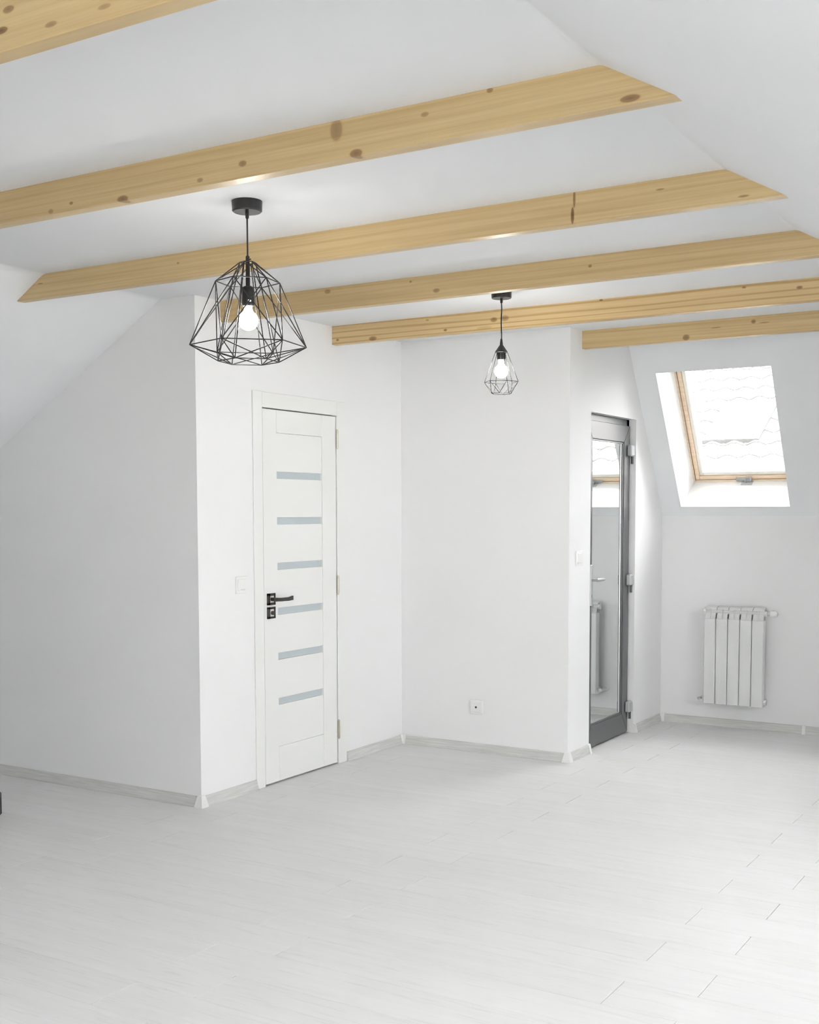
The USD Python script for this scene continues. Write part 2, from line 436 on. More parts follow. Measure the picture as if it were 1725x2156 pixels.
# ------------------------------------------------------------------ windows
def roof_window(name, F, u0, v0, label):
    """Frame, sash, pane and latch at the outer end of a reveal WD deep; u across, v up the slope, w outward."""
    t = thing(name, label, 'window', (F @ [u0 + WW / 2, v0, 0, 1])[:3], kind='structure')
    u1, v1 = u0 + WW, v0 + WH
    b = lambda a0, a1, b0, b1, c0, c1, c=0.0: bx(a0, a1, b0, b1, c0, c1, c, F)
    k = 0.010
    part(t, 'lining', b(u0 - 0.002, u0 + k * .5, v0, v1, 0.001, WD - 0.0), 'white_plastic')
    part(t, 'lining', b(u1 - k * .5, u1 + 0.002, v0, v1, 0.001, WD), 'white_plastic')
    part(t, 'lining', b(u0, u1, v0 - 0.002, v0 + k * .5, 0.001, WD), 'white_plastic')
    part(t, 'lining', b(u0, u1, v1 - k * .5, v1 + 0.002, 0.001, WD), 'white_plastic')
    w0, w1 = WD - 0.01, WD + 0.07

    def ring(nm, o, wdt, ww0, ww1, m, c):
        part(t, nm, b(u0 + o, u0 + o + wdt, v0 + o, v1 - o, ww0, ww1, c), m)
        part(t, nm, b(u1 - o - wdt, u1 - o, v0 + o, v1 - o, ww0, ww1, c), m)
        part(t, nm, b(u0 + o + wdt, u1 - o - wdt, v0 + o, v0 + o + wdt, ww0, ww1, c), m)
        part(t, nm, b(u0 + o + wdt, u1 - o - wdt, v1 - o - wdt, v1 - o, ww0, ww1, c), m)
    ring('frame', 0.004, 0.012, w0, w1, 'window_pine', 0.001)
    ring('gap_seal', 0.016, 0.0035, w0 + 0.012, w1, 'bronze', 0)
    ring('sash', 0.0195, 0.028, w0 + 0.002, w1, 'window_pine', 0.003)
    ring('glazing_bead', 0.0475, 0.026, w0 + 0.010, w1 + 0.01, 'sash_white', 0.004)
    part(t, 'pane', b(u0 + 0.0735, u1 - 0.0735, v0 + 0.0735, v1 - 0.0735, w0 + 0.045, w0 + 0.050), 'window_pane')
    uc = (u0 + u1) / 2 - 0.005
    la = part(t, 'latch', b(uc - 0.06, uc + 0.025, v0 + 0.012, v0 + 0.036, w0 - 0.008, w0 + 0.002, 0.002), 'grey_metal')
    part(la, 'latch_lever', joined(b(uc + 0.006, uc + 0.046, v0 + 0.008, v0 + 0.046, w0 - 0.018, w0 - 0.004, 0.004), b(uc - 0.002, uc + 0.014, v0 + 0.002, v0 + 0.03, w0 - 0.028, w0 - 0.014, 0.003)), 'grey_metal')
    part(la, 'strike_plate', b(uc - 0.02, uc + 0.055, v0 + 0.0055, v0 + 0.0085, w0 - 0.05, w0 + 0.002, 0.001), 'grey_metal')
    return t


roof_window('window_1', FF, FU, FV, 'pine roof window in the far slope above the radiator')
for k, y0 in enumerate(SIDE_WINDOWS):
    roof_window(f'window_{k + 2}', FR, y0, 0.0, f'pine roof window in the right slope, number {k + 1} from the rear wall')
w = thing('window_4', 'wide white three-light window of the dormer in the right slope', 'window', (XR, (DY0 + DY1) / 2, 1.0), kind='structure')
wy = np.linspace(DY0 + 0.15, DY1 - 0.15, 4)
for k, y in enumerate(wy):
    part(w, 'frame', bx(XR + 0.02, XR + 0.1, y - (0.0 if k == 0 else 0.035 if k < 3 else 0.07), y + (0.07 if k == 0 else 0.035 if k < 3 else 0.0), 1.0, 1.85, 0.003), 'white_plastic')
for k in range(3):
    ya, yb = wy[k] + (0.07 if k == 0 else 0.035), wy[k + 1] - (0.07 if k == 2 else 0.035)
    part(w, 'frame', bx(XR + 0.02, XR + 0.1, ya, yb, 1.0, 1.07, 0.003), 'white_plastic')
    part(w, 'frame', bx(XR + 0.02, XR + 0.1, ya, yb, 1.78, 1.85, 0.003), 'white_plastic')
    part(w, 'pane', bx(XR + 0.055, XR + 0.06, ya, yb, 1.07, 1.78), 'window_pane')

w = thing('window_5', 'white two-light window in the gable wall behind the camera', 'window', (-0.4, YB, 0.75), kind='structure')
for x0, x1 in ((-1.3, -1.23), (-0.435, -0.365), (0.43, 0.5)):
    part(w, 'frame', bx(x0, x1, YB - 0.1, YB - 0.02, 0.75, 1.95, 0.003), 'white_plastic')
for x0, x1 in ((-1.23, -0.435), (-0.365, 0.43)):
    part(w, 'frame', bx(x0, x1, YB - 0.1, YB - 0.02, 0.75, 0.82, 0.003), 'white_plastic')
    part(w, 'frame', bx(x0, x1, YB - 0.1, YB - 0.02, 1.88, 1.95, 0.003), 'white_plastic')
    part(w, 'pane', bx(x0, x1, YB - 0.065, YB - 0.06, 0.82, 1.88), 'window_pane')

# ------------------------------------------------------------------ outside: neighbouring tiled roof
EY, EZ, PITCHN = 12.15, 1.887, math.radians(30)
RF = frame4([0, EY, EZ], [1, 0, 0], [0, math.cos(PITCHN), math.sin(PITCHN)], [0, -math.sin(PITCHN), math.cos(PITCHN)])
roof = thing('tiled_roof', 'pale wavy clay tile roof seen through the roof window', 'roof', (-2.4, EY, EZ))
part(roof, 'roof_deck', bx(-6.2, 1.4, -0.02, 4.4, -0.10, -0.035, T=RF), 'render_paint')
TW, TL = 0.235, 0.285
us = np.linspace(0, 1, 9)
prof = np.array([0.020 * (1 - math.cos(2 * math.pi * u)) + (0.012 if u < 0.06 else 0) for u in us])


def tile(c, r):
    x0, s0 = -5.15 + c * TW, -0.05 + r * TL
    jit = rng.uniform(-0.004, 0.004)
    vs = []
    for e, (s, lift) in enumerate(((s0 + jit, 0.014), (s0 + TL + 0.05, -0.005))):
        for th in (0.0, -0.012):
            vs += [(x0 + u * (TW + 0.012), s, p + lift + th) for u, p in zip(us, prof)]
    n = len(us)
    A, B, C, D = 0, n, 2 * n, 3 * n
    f = []
    for i in range(n - 1):
        for a, b_, flip in ((A, C, False), (B, D, True), (A, B, True), (C, D, False)):
            q = (a + i, a + i + 1, b_ + i + 1, b_ + i)
            q = q[::-1] if flip else q
            f += [(q[0], q[1], q[2]), (q[0], q[2], q[3])]
    for i in (0, n - 1):
        q = (A + i, B + i, D + i, C + i)
        q = q if i else q[::-1]
        f += [(q[0], q[1], q[2]), (q[0], q[2], q[3])]
    mm = trimesh.Trimesh(vs, f, process=False)
    mm.apply_transform(RF)
    return mm


for r in range(12):
    for c in range(24):
        part(roof, 'roof_tile', tile(c, r), 'roof_tile', smooth=60)
part(roof, 'fascia', bx(-6.2, 1.4, EY - 0.03, EY + 0.0, EZ - 0.20, EZ - 0.035), 'white_plastic')
part(roof, 'wall', bx(-6.1, 1.3, EY + 0.25, EY + 0.45, -3.0, EZ - 0.03), 'render_paint')
rl = thing('rooflight', 'white closed rooflight lying on the neighbouring tiled roof', 'rooflight', (RF @ [-3.66, 0.98, 0, 1])[:3])
part(rl, 'cover', bx(-3.945, -3.375, 0.55, 1.41, 0.062, 0.080, 0.006, RF), 'white_plastic')
part(rl, 'kerb', bx(-3.965, -3.355, 0.545, 1.43, 0.0, 0.062, T=RF), 'lead_grey')
solo('ground', bx(-30, 30, -30, 40, -3.1, -3.0), 'ground_earth', 'ground outside, three metres below the attic', 'ground', **S)


# ------------------------------------------------------------------ pine beams
BH, BT = 0.1026, 0.0475
K = {
    1: [(-1.973, 2.482, .03, .012, .7), (-1.851, 2.427, .03, .009, .6), (-1.996, 2.445, .035, .012, .9), (-1.704, 2.429, .03, .008, .5)],
    2: [(-1.842, 2.482, .034, .048, .55), (-1.779, 2.411, .036, .018, .8), (-1.567, 2.475, .02, .010, .5), (-1.38, 2.501, .016, .010, .7), (-1.015, 2.416, .045, .014, .8),
        (-2.164, 2.443, .025, .014, .7), (-2.322, 2.42, .02, .010, .6), (-2.63, 2.409, .04, .016, .8), (-2.85, 2.426, .015, .008, .7), (-2.942, 2.413, .02, .012, .5)],
    3: [(-1.591, 2.432, .011, .046, .95), (-1.585, 2.486, .008, .052, .75), (-1.293, 2.474, .025, .005, .6), (-1.029, 2.417, .03, .006, .7), (-3.315, 2.467, .012, .006, .6), (-4.121, 2.466, .03, .005, .6)],
    4: [(-3.228, 2.488, .03, .016, .55), (-2.774, 2.487, .012, .008, .7), (-2.641, 2.435, .03, .015, .6), (-1.914, 2.463, .015, .010, .7)],
    5: [(-3.604, 2.417, .045, .020, .75), (-3.841, 2.427, .018, .010, .8), (-3.142, 2.426, .02, .011, .8), (-3.253, 2.488, .018, .008, .5), (-2.852, 2.456, .034, .020, .75),
        (-2.789, 2.458, .042, .024, .62), (-2.257, 2.501, .018, .008, .8), (-1.552, 2.493, .018, .008, .7), (-1.301, 2.468, .025, .012, .8), (-2.908, 2.419, .07, .012, .25)],
    6: [(-2.125, 2.42, .035, .026, .75), (-1.754, 2.476, .022, .018, .7), (-1.958, 2.46, .05, .005, .6), (-1.696, 2.466, .05, .005, .6)],
}
BEAMS = [(1, 1.6785, None, 'pine ceiling beam cut off by the top left corner, nearest the camera'),
         (2, 2.651, None, 'long pine beam with a wide dark knot, just in front of the large wire pendant'),
         (3, 3.6448, None, 'pine beam with mitred ends on both slopes and a tall dark streak, behind the large pendant'),
         (4, 4.5663, X1, 'smooth pine beam whose left end shows through the large wire cage'),
         (5, 5.5277, X1, 'pine beam with bold wavy grain, behind the cord of the small pendant'),
         (6, 6.4389, X3, 'short pine beam farthest back, starting above the dark glazed door')]
for i, y, xl, label in BEAMS:
    tint = (1.0, 0.97, 1.0, 0.985, 1.07, 1.0)[i - 1]
    pine(f'beam_pine_{i}', *[tuple(c * tint for c in p) for p in PINE], knots=K[i], grain=1.5 if i == 5 else 0.45, y0=y)
    c = 0.003
    sec = [(y, H + 0.002), (y, H - BH + c), (y + c, H - BH), (y + BT - c, H - BH), (y + BT, H - BH + c), (y + BT, H + 0.002)]
    L = [((xl - 0.004) if xl else LX - (H - z) * LS - 0.004, yy, z) for yy, z in sec]
    R = [(RX + (H - z) * RS + 0.004, yy, z) for yy, z in sec]
    solo('ceiling_beam', trimesh.convex.convex_hull(np.array(L + R)), f'beam_pine_{i}', label, 'beam', group='pine beams across the ceiling')


# ------------------------------------------------------------------ skirting boards
def board_profile():
    return [(0, 0), (0.020, 0), (0.020, 0.004), (0.017, 0.012), (0.012, 0.030), (0.0105, 0.042), (0.008, 0.050), (0.004, 0.053), (0, 0.053)]


def run(p0, p1, n, a=0.0, b=0.0):
    """A skirting board along the wall foot from p0 to p1; n points into the room; a, b trim the ends."""
    p0, p1, n = np.array(p0, float), np.array(p1, float), np.array(n, float)
    d = (p1 - p0) / np.linalg.norm(p1 - p0)
    p0, p1 = p0 + d * a, p1 - d * b
    pr = board_profile()
    return trimesh.convex.convex_hull(np.array([(*(p + n * q), z) for p in (p0, p1) for q, z in pr]))


def cap_convex(p, s):
    """Cap over an outer corner; s: the signs of the room side in x and y."""
    pts = [(p[0] + sx * s[0] * r, p[1] + sy * s[1] * r, z) for z, r in ((0, 0.024), (0.012, 0.022), (0.035, 0.016), (0.056, 0.013), (0.060, 0.009)) for sx, sy in ((1, 1), (1, -1.2), (-1.2, 1))]
    return trimesh.convex.convex_hull(np.array(pts))


def cap_end(p, d, n):
    p, d, n = np.array(p, float), np.array(d, float), np.array(n, float)
    return trimesh.convex.convex_hull(np.array([(*(p + d * o + n * q), z) for o in (-0.010, 0.012) for q, z in ((0, 0), (0.024, 0), (0.021, 0.012), (0.015, 0.035), (0.012, 0.054), (0.006, 0.058), (0, 0.058))]))


def cap_inner(p, dx, dy):
    """Cap in an inner corner: two short shells that meet."""
    p = np.array(p, float)
    return joined(cap_end(p + np.array([dx * 0.022, 0]), (1, 0), (0, dy)), cap_end(p + np.array([0, dy * 0.022]), (0, 1), (dx, 0)))


def skirting(name, label, loc, boards, caps):
    t = thing(name, label, 'baseboard', (*loc, 0), kind='structure')
    for q in boards:
        part(t, 'board', run(*q), 'skirting_wood')
    for nm, q in caps:
        part(t, nm, q, 'white_plastic', label='white plastic cap')


CL, CR = 4.805, 5.640                                                           # outer edges of the door casing
skirting('baseboard_front', 'whitewashed skirting along the shaded left wall', (X1, Y1), [((XL, Y1), (X1, Y1), (0, -1), 0, 0.01)], [('corner_cap', cap_convex((X1, Y1), (1, -1)))])
skirting('baseboard_left', 'short whitewashed skirtings either side of the white door', (X1, Y1), [((X1, Y1), (X1, CL), (1, 0), 0.012, 0.001), ((X1, CR), (X1, Y2), (1, 0), 0.001, 0.022)], [])
skirting('baseboard_back', 'whitewashed skirting under the wall socket', (X1, Y2), [((X1, Y2), (X3, Y2), (0, -1), 0.024, 0.01)],
         [('corner_cap', cap_inner((X1, Y2), 1, -1)), ('corner_cap', cap_convex((X3, Y2), (1, -1)))])
skirting('baseboard_right', 'short whitewashed skirtings either side of the dark glazed door', (X3, Y2), [((X3, Y2), (X3, D2L), (1, 0), 0.012, 0.02), ((X3, D2R), (X3, Y4), (1, 0), 0.02, 0.022)],
         [('end_cap', cap_end((X3, D2L - 0.013), (0, 1), (1, 0))), ('end_cap', cap_end((X3, D2R + 0.011), (0, 1), (1, 0)))])
XJ = -1.768
skirting('baseboard_far', 'whitewashed skirting under the radiator with a white joint clip', (X3, Y4), [((X3, Y4), (XJ, Y4), (0, -1), 0.024, 0), ((XJ, Y4), (XR, Y4), (0, -1), 0.004, 0)],
         [('corner_cap', cap_inner((X3, Y4), 1, -1)), ('joint_clip', cap_end((XJ, Y4), (1, 0), (0, -1)))])

# ------------------------------------------------------------------ the white door
d1 = thing('door_1', 'white panelled interior door with six slim frosted glass strips', 'door', (X1, 5.22, 0), kind='structure')
jl, jr, jt = 4.8785, 5.5575, 2.0065
part(d1, 'jamb', bx(X1 - T, X1, D1L, jl, 0, D1H), 'door_white')
part(d1, 'jamb', bx(X1 - T, X1, jr, D1R, 0, D1H), 'door_white')
part(d1, 'jamb', bx(X1 - T, X1, jl, jr, jt, D1H), 'door_white')
part(d1, 'door_stop', joined(bx(X1 - T, X1 - 0.055, jl, jl + 0.012, 0, jt), bx(X1 - T, X1 - 0.055, jr - 0.012, jr, 0, jt), bx(X1 - T, X1 - 0.055, jl, jr, jt - 0.012, jt)), 'dark_gap')
part(d1, 'back_panel', bx(X1 - T - 0.01, X1 - T + 0.005, D1L - 0.05, D1R + 0.05, -0.05, D1H + 0.05), 'dark_gap')
part(d1, 'door_seal', bx(X1 - 0.04, X1 - 0.001, jl, jl + 0.0065, 0.006, jt), 'seal_grey', label='grey door seal')
cs = 0.009
part(d1, 'casing', bx(X1, X1 + cs, CL, jl, 0, 2.087, 0.002), 'door_white')
part(d1, 'casing', bx(X1, X1 + cs, jr, CR, 0, 2.087, 0.002), 'door_white')
part(d1, 'casing', bx(X1, X1 + cs, jl, jr, jt, 2.087, 0.002), 'door_white')
xf = X1 + 0.003
L0, L1, Z0, Z1 = 4.8865, 5.5525, 0.009, 2.0005
S0, S1 = 5.005, 5.419
part(d1, 'stile', bx(xf - 0.04, xf, L0, S0 - 0.0006, Z0, Z1, 0.0012), 'door_white')
part(d1, 'stile', bx(xf - 0.04, xf, S1 + 0.0006, L1, Z0, Z1, 0.0012), 'door_white')
part(d1, 'rail', bx(xf - 0.04, xf - 0.0003, S0 + 0.0004, S1 - 0.0004, 1.880, Z1, 0.001), 'door_white')
part(d1, 'rail', bx(xf - 0.04, xf - 0.0003, S0 + 0.0004, S1 - 0.0004, Z0, 0.195, 0.001), 'door_white')
zs = [1.656, 1.412, 1.170, 0.928, 0.685, 0.440]
edges = [1.879] + [q for z in zs for q in (z + 0.019, z - 0.019)] + [0.196]
for a, b in zip(edges[0::2], edges[1::2]):
    part(d1, 'panel', bx(xf - 0.036, xf - 0.003, S0, S1, b, a, 0.001), 'door_white')
for z in zs:
    part(d1, 'glass_strip', bx(xf - 0.024, xf - 0.016, S0, S1, z - 0.019, z + 0.019), 'frosted_glass', label='frosted blue-grey glass strip')
ro = part(d1, 'handle_rosette', joined(bx(xf, xf + 0.009, 4.908, 4.973, 0.967, 0.980, 0.001), bx(xf, xf + 0.009, 4.908, 4.973, 1.016, 1.029, 0.001), bx(xf, xf + 0.009, 4.908, 4.928, 0.967, 1.029, 0.001),
                                       bx(xf, xf + 0.009, 4.961, 4.973, 0.967, 1.029, 0.001)), 'bronze', label='dark bronze square rosette')
part(ro, 'rosette_plate', bx(xf, xf + 0.006, 4.926, 4.963, 0.978, 1.018), 'bronze_light')
part(ro, 'lever', joined(cyl((xf, 4.941, 0.998), (xf + 0.045, 4.941, 0.998), 0.0095, 14),
                         trimesh.convex.convex_hull(np.array([(xf + a, y, z) for y, z0, z1, x0 in ((4.928, .988, 1.008, .036), (4.985, .986, 1.004, .038)) for a in (x0, x0 + .012) for z in (z0, z1)])),
                         trimesh.convex.convex_hull(np.array([(xf + a, y, z) for y, z0, z1, x0 in ((4.984, .986, 1.004, .038), (5.045, .985, 1.004, .037)) for a in (x0, x0 + .011) for z in (z0, z1)])),
                         trimesh.convex.convex_hull(np.array([(xf + a, y, z) for y, z0, z1, x0 in ((5.044, .985, 1.004, .037), (5.082, .987, 1.010, .035)) for a in (x0, x0 + .010) for z in (z0, z1)]))), 'bronze')
kr = part(d1, 'lock_rosette', joined(bx(xf, xf + 0.009, 4.908, 4.973, 0.895, 0.906, 0.001), bx(xf, xf + 0.009, 4.908, 4.973, 0.945, 0.956, 0.001), bx(xf, xf + 0.009, 4.908, 4.928, 0.895, 0.956, 0.001),
                                     bx(xf, xf + 0.009, 4.961, 4.973, 0.895, 0.956, 0.001)), 'bronze', label='dark bronze square lock plate')
part(kr, 'rosette_plate', bx(xf, xf + 0.006, 4.926, 4.963, 0.904, 0.947), 'bronze_light')
part(kr, 'lock_knob', cyl((xf + 0.004, 4.945, 0.925), (xf + 0.016, 4.945, 0.925), 0.011, 18), 'bronze', smooth=40)
for z0, z1 in ((1.820, 1.925), (0.988, 1.092), (0.150, 0.257)):
    hb = part(d1, 'hinge', cyl((X1 + 0.012, 5.5555, z0 + 0.003), (X1 + 0.012, 5.5555, z1 - 0.003), 0.0065, 14), 'hinge_metal', smooth=40, label='brass-grey hinge')
    part(hb, 'hinge_tip', joined(cyl((X1 + 0.012, 5.5555, z1 - 0.003), (X1 + 0.012, 5.5555, z1 + 0.003), 0.0045, 12), cyl((X1 + 0.012, 5.5555, z0 - 0.003), (X1 + 0.012, 5.5555, z0 + 0.003), 0.0045, 12)), 'hinge_metal')

# ------------------------------------------------------------------ the glazed door
d2 = thing('door_2', 'dark grey glazed door with reflecting glass and silver hinges', 'door', (X3, 6.96, 0), kind='structure')
f0, f1 = X3 - 0.12, X3 - 0.048                    # fixed frame
s0, s1 = X3 - 0.10, X3 - 0.034                    # sash, a little proud of it
g = 0.004
part(d2, 'outer_frame', bx(f0, f1, D2L, D2L + 0.05, 0, D2H, 0.002), 'graphite')
part(d2, 'outer_frame', bx(f0, f1, D2R - 0.045, D2R, 0, D2H, 0.002), 'graphite')
part(d2, 'outer_frame', bx(f0, f1, D2L, D2R, D2H - 0.06, D2H, 0.002), 'graphite')
part(d2, 'back_panel', bx(X3 - 0.2, X3 - 0.19, D2L - 0.02, D2R + 0.02, -0.05, D2H + 0.02), 'dark_gap')
part(d2, 'threshold', bx(X3 - 0.2, X3 - 0.05, D2L, D2R, -0.01, 0.006), 'graphite')
a0, a1, b0, b1 = D2L + 0.012, D2R - 0.022, 0.010, 2.008
ST, SB, SW = 0.108, 0.130, 0.098
gy0, gy1, gz0, gz1 = a0 + SW, a1 - SW, b0 + SB, b1 - ST


def member(pts, c=0.0025):
    """A sash member with mitred ends: its outline in (y, z) extruded from s0 to s1, front arris rounded."""
    q = Polygon(pts)
    i = q.buffer(-c, join_style=2)
    return trimesh.convex.convex_hull(np.array([(s0, *p) for p in q.exterior.coords] + [(s1 - c, *p) for p in q.exterior.coords] + [(s1, *p) for p in i.exterior.coords]))


part(d2, 'sash_stile', member([(a0, b0), (gy0, gz0), (gy0, gz1), (a0, b1)]), 'graphite')
part(d2, 'sash_stile', member([(a1, b0), (gy1, gz0), (gy1, gz1), (a1, b1)]), 'graphite')
part(d2, 'sash_rail', member([(a0, b1), (gy0, gz1), (gy1, gz1), (a1, b1)]), 'graphite')
part(d2, 'sash_rail', member([(a0, b0), (gy0, gz0), (gy1, gz0), (a1, b0)]), 'graphite')
gx = s1 - 0.014
for nm, q in (('glazing_bead', bx(s0, s1 - 0.004, gy0, gy0 + 0.010, gz0, gz1, 0.002)), ('glazing_bead', bx(s0, s1 - 0.004, gy1 - 0.022, gy1, gz0, gz1, 0.003)),
              ('glazing_bead', bx(s0, s1 - 0.004, gy0, gy1, gz1 - 0.012, gz1, 0.002)), ('glazing_bead', bx(s0, s1 - 0.004, gy0, gy1, gz0, gz0 + 0.012, 0.002))):
    part(d2, nm, q, 'graphite')
part(d2, 'glass_pane', bx(gx - 0.024, gx, gy0 + 0.010, gy1 - 0.022, gz0 + 0.012, gz1 - 0.012), 'mirror_glass', label='reflecting glass pane')
part(d2, 'gasket', joined(bx(gx, gx + 0.003, gy1 - 0.025, gy1 - 0.022, gz0 + 0.012, gz1 - 0.012), bx(gx, gx + 0.003, gy0 + 0.01, gy1 - 0.022, gz0 + 0.012, gz0 + 0.015)), 'spacer_metal', label='pale metal edge strip')
for zc in (1.850, 1.012, 0.178):
    hp = part(d2, 'hinge', bx(X3 - 0.036, X3 - 0.004, a1 - 0.046, a1 + 0.018, zc - 0.036, zc + 0.036, 0.007), 'grey_metal', smooth=30, label='silver hinge cover')
    part(hp, 'hinge_pin', cyl((X3 - 0.024, a1 + 0.018, zc - 0.085), (X3 - 0.024, a1 + 0.018, zc - 0.03), 0.008, 12), 'graphite', smooth=40)
hp = part(d2, 'handle_plate', bx(s1 - 0.001, s1 + 0.010, 6.655, 6.690, 0.885, 1.135, 0.004), 'grey_metal', label='silver handle plate')
part(hp, 'lever', joined(cyl((s1 + 0.005, 6.672, 1.043), (s1 + 0.046, 6.672, 1.043), 0.009, 14),
                         loft([(s1 + 0.044, 6.664, 1.043), (s1 + 0.046, 6.70, 1.043), (s1 + 0.045, 6.75, 1.043), (s1 + 0.043, 6.785, 1.042)], [0.010, 0.011, 0.010, 0.008], 12)), 'grey_metal', smooth=50)
part(hp, 'key_cylinder', cyl((s1 + 0.008, 6.672, 0.945), (s1 + 0.014, 6.672, 0.945), 0.008, 14), 'chrome', smooth=40)

# ------------------------------------------------------------------ switches and socket
sw = thing('light_switch', 'white single rocker switch on the wall left of the white door', 'light switch', (X1, 4.7, 1.045))
part(sw, 'frame', bx(X1, X1 + 0.008, 4.655, 4.740, 1.044, 1.131, 0.002), 'white_plastic')
rk = part(sw, 'rocker', bx(X1 + 0.006, X1 + 0.012, 4.668, 4.727, 1.057, 1.118, 0.002), 'white_plastic')
part(rk, 'marker_line', bx(X1 + 0.0118, X1 + 0.0124, 4.684, 4.722, 1.063, 1.0655), 'grey_trim', label='grey marker line')
sw = thing('light_switch', 'small white switch on the narrow wall left of the dark glazed door', 'light switch', (X3, 6.41, 1.145))
part(sw, 'frame', bx(X3, X3 + 0.008, 6.366, 6.452, 1.142, 1.228, 0.002), 'white_plastic')
part(sw, 'rocker', bx(X3 + 0.006, X3 + 0.012, 6.379, 6.439, 1.155, 1.215, 0.002), 'white_plastic')
so = thing('wall_socket', 'white square socket with a dark centre hole, low on the middle wall', 'wall socket', (-3.343, Y2, 0.233))
part(so, 'frame', bx(-3.387, -3.299, Y2 - 0.008, Y2, 0.230, 0.316, 0.003), 'white_plastic')
part(so, 'insert', bx(-3.378, -3.310, Y2 - 0.012, Y2 - 0.006, 0.243, 0.306, 0.002), 'white_plastic')
part(so, 'hole', cyl((-3.344, Y2 - 0.0135, 0.274), (-3.344, Y2 - 0.008, 0.274), 0.0065, 18), 'rubber', label='black round hole')

# ------------------------------------------------------------------ radiator
ra = thing('radiator', 'white five-section aluminium radiator on the low wall under the roof window', 'radiator', (-2.208, Y4, 0.16))
ry0, ry1 = Y4 - 0.118, Y4 - 0.035
x0, sec_w = -2.408, 0.0796
for k in range(5):
    xa, xb = x0 + k * sec_w + 0.0018, x0 + (k + 1) * sec_w - 0.0018
    xc = (xa + xb) / 2
    sct = part(ra, 'section', joined(bx(xa, xb, ry0, ry0 + 0.055, 0.166, 0.742, 0.004), bx(xc - 0.030, xc + 0.030, ry1 - 0.004, ry1, 0.19, 0.78), bx(xc - 0.0025, xc + 0.0025, ry0 + 0.006, ry1 - 0.002, 0.18, 0.805),
                                     bx(xc - 0.014, xc + 0.014, ry0 + 0.035, ry0 + 0.062, 0.18, 0.79, 0.004)), 'radiator_white')
    cp = Polygon([(ry0 + 0.030, 0.792), (ry0 + 0.026, 0.802), (ry0 + 0.030, 0.812), (ry1 - 0.012, 0.822), (ry1, 0.812), (ry1, 0.785), (ry1 - 0.006, 0.785), (ry1 - 0.008, 0.806), (ry0 + 0.034, 0.798)])
    part(sct, 'top_cap', ext_yz(cp, xa, xb), 'radiator_white')
    part(sct, 'grille', joined(trimesh.convex.convex_hull(np.array([(x, y, z) for x in (xa + 0.004, xb - 0.004) for y, z in ((ry0 + 0.006, 0.738), (ry0 + 0.014, 0.738), (ry0 + 0.029, 0.777), (ry0 + 0.022, 0.779))])),
                               trimesh.convex.convex_hull(np.array([(x, y, z) for x in (xc - 0.0030, xc + 0.0030) for y, z in ((ry0 - 0.001, 0.744), (ry0 + 0.02, 0.742), (ry0 + 0.040, 0.806), (ry0 + 0.024, 0.800))]))), 'radiator_white')
yc = (ry0 + ry1) / 2
for z in (0.196, 0.784):
    part(ra, 'header_pipe', cyl((x0 + 0.002, yc, z), (x0 + 5 * sec_w - 0.002, yc, z), 0.016, 18), 'radiator_white', smooth=40)
    for xa, xb in ((x0 - 0.012, x0 + 0.004), (x0 + 5 * sec_w - 0.004, x0 + 5 * sec_w + 0.012)):
        part(ra, 'end_plug', cyl((xa, yc, z), (xb, yc, z), 0.019, 6), 'radiator_white')
xr = x0 + 5 * sec_w
vb = part(ra, 'valve', joined(cyl((xr + 0.010, yc, 0.784), (xr + 0.034, yc, 0.784), 0.011, 16), cyl((xr + 0.028, yc, 0.784), (xr + 0.028, Y4 - 0.002, 0.784), 0.008, 14)), 'chrome', smooth=40)
part(vb, 'valve_knob', loft([(xr + 0.030, yc, 0.784), (xr + 0.034, yc, 0.784), (xr + 0.060, yc, 0.784), (xr + 0.074, yc, 0.784), (xr + 0.079, yc, 0.784)], [0.012, 0.020, 0.021, 0.017, 0.008], 20), 'white_plastic', smooth=50)
part(ra, 'valve', joined(cyl((x0 - 0.010, yc, 0.196), (x0 - 0.034, yc, 0.196), 0.010, 16), cyl((x0 - 0.030, yc - 0.02, 0.196), (x0 - 0.030, Y4 - 0.002, 0.196), 0.010, 14), cyl((x0 - 0.030, yc - 0.034, 0.196), (x0 - 0.030, yc - 0.02, 0.196), 0.012, 6)), 'chrome', smooth=40)
part(ra, 'pipe_collar', cyl((x0 - 0.030, Y4 - 0.006, 0.196), (x0 - 0.030, Y4, 0.196), 0.022, 20), 'white_plastic', smooth=40)
part(ra, 'pipe_collar', cyl((xr + 0.028, Y4 - 0.006, 0.784), (xr + 0.028, Y4, 0.784), 0.022, 20), 'white_plastic', smooth=40)
for xa in (x0 + 0.07, xr - 0.09):
    for z in (0.20, 0.76):
        part(ra, 'bracket', bx(xa, xa + 0.02, Y4 - 0.05, Y4, z, z + 0.02), 'radiator_white')


# ------------------------------------------------------------------ pendant lamps
def bulb(parent, x, y, zc, ztop, r=0.032):
    prof = [(0.0, zc - r)] + [(r * math.sin(a), zc - r * math.cos(a)) for a in np.linspace(0.25, 2.15, 10)]
    zn = prof[-1][1]
    prof += [(0.0175, zn + 0.010), (0.0155, zn + 0.014), (0, zn + 0.014)]
    b = part(parent, 'bulb', lathe(prof, (x, y, 0), 28), 'bulb_glow', smooth=50, label='lit frosted bulb')
    part(b, 'bulb_neck', lathe([(0, zn + 0.013), (0.0155, zn + 0.013), (0.014, ztop + 0.012), (0, ztop + 0.012)], (x, y, 0), 24), 'bulb_base', smooth=40)


def wire(parent, a, b, r):
    part(parent, 'wire', loft([a, b], [r, r], 6), 'black_metal', smooth=70)


def ringpts(x, y, z, r, deg, n=6):
    return [np.array([x + r * math.cos(math.radians(deg + 360 / n * k)), y + r * math.sin(math.radians(deg + 360 / n * k)), z]) for k in range(n)]


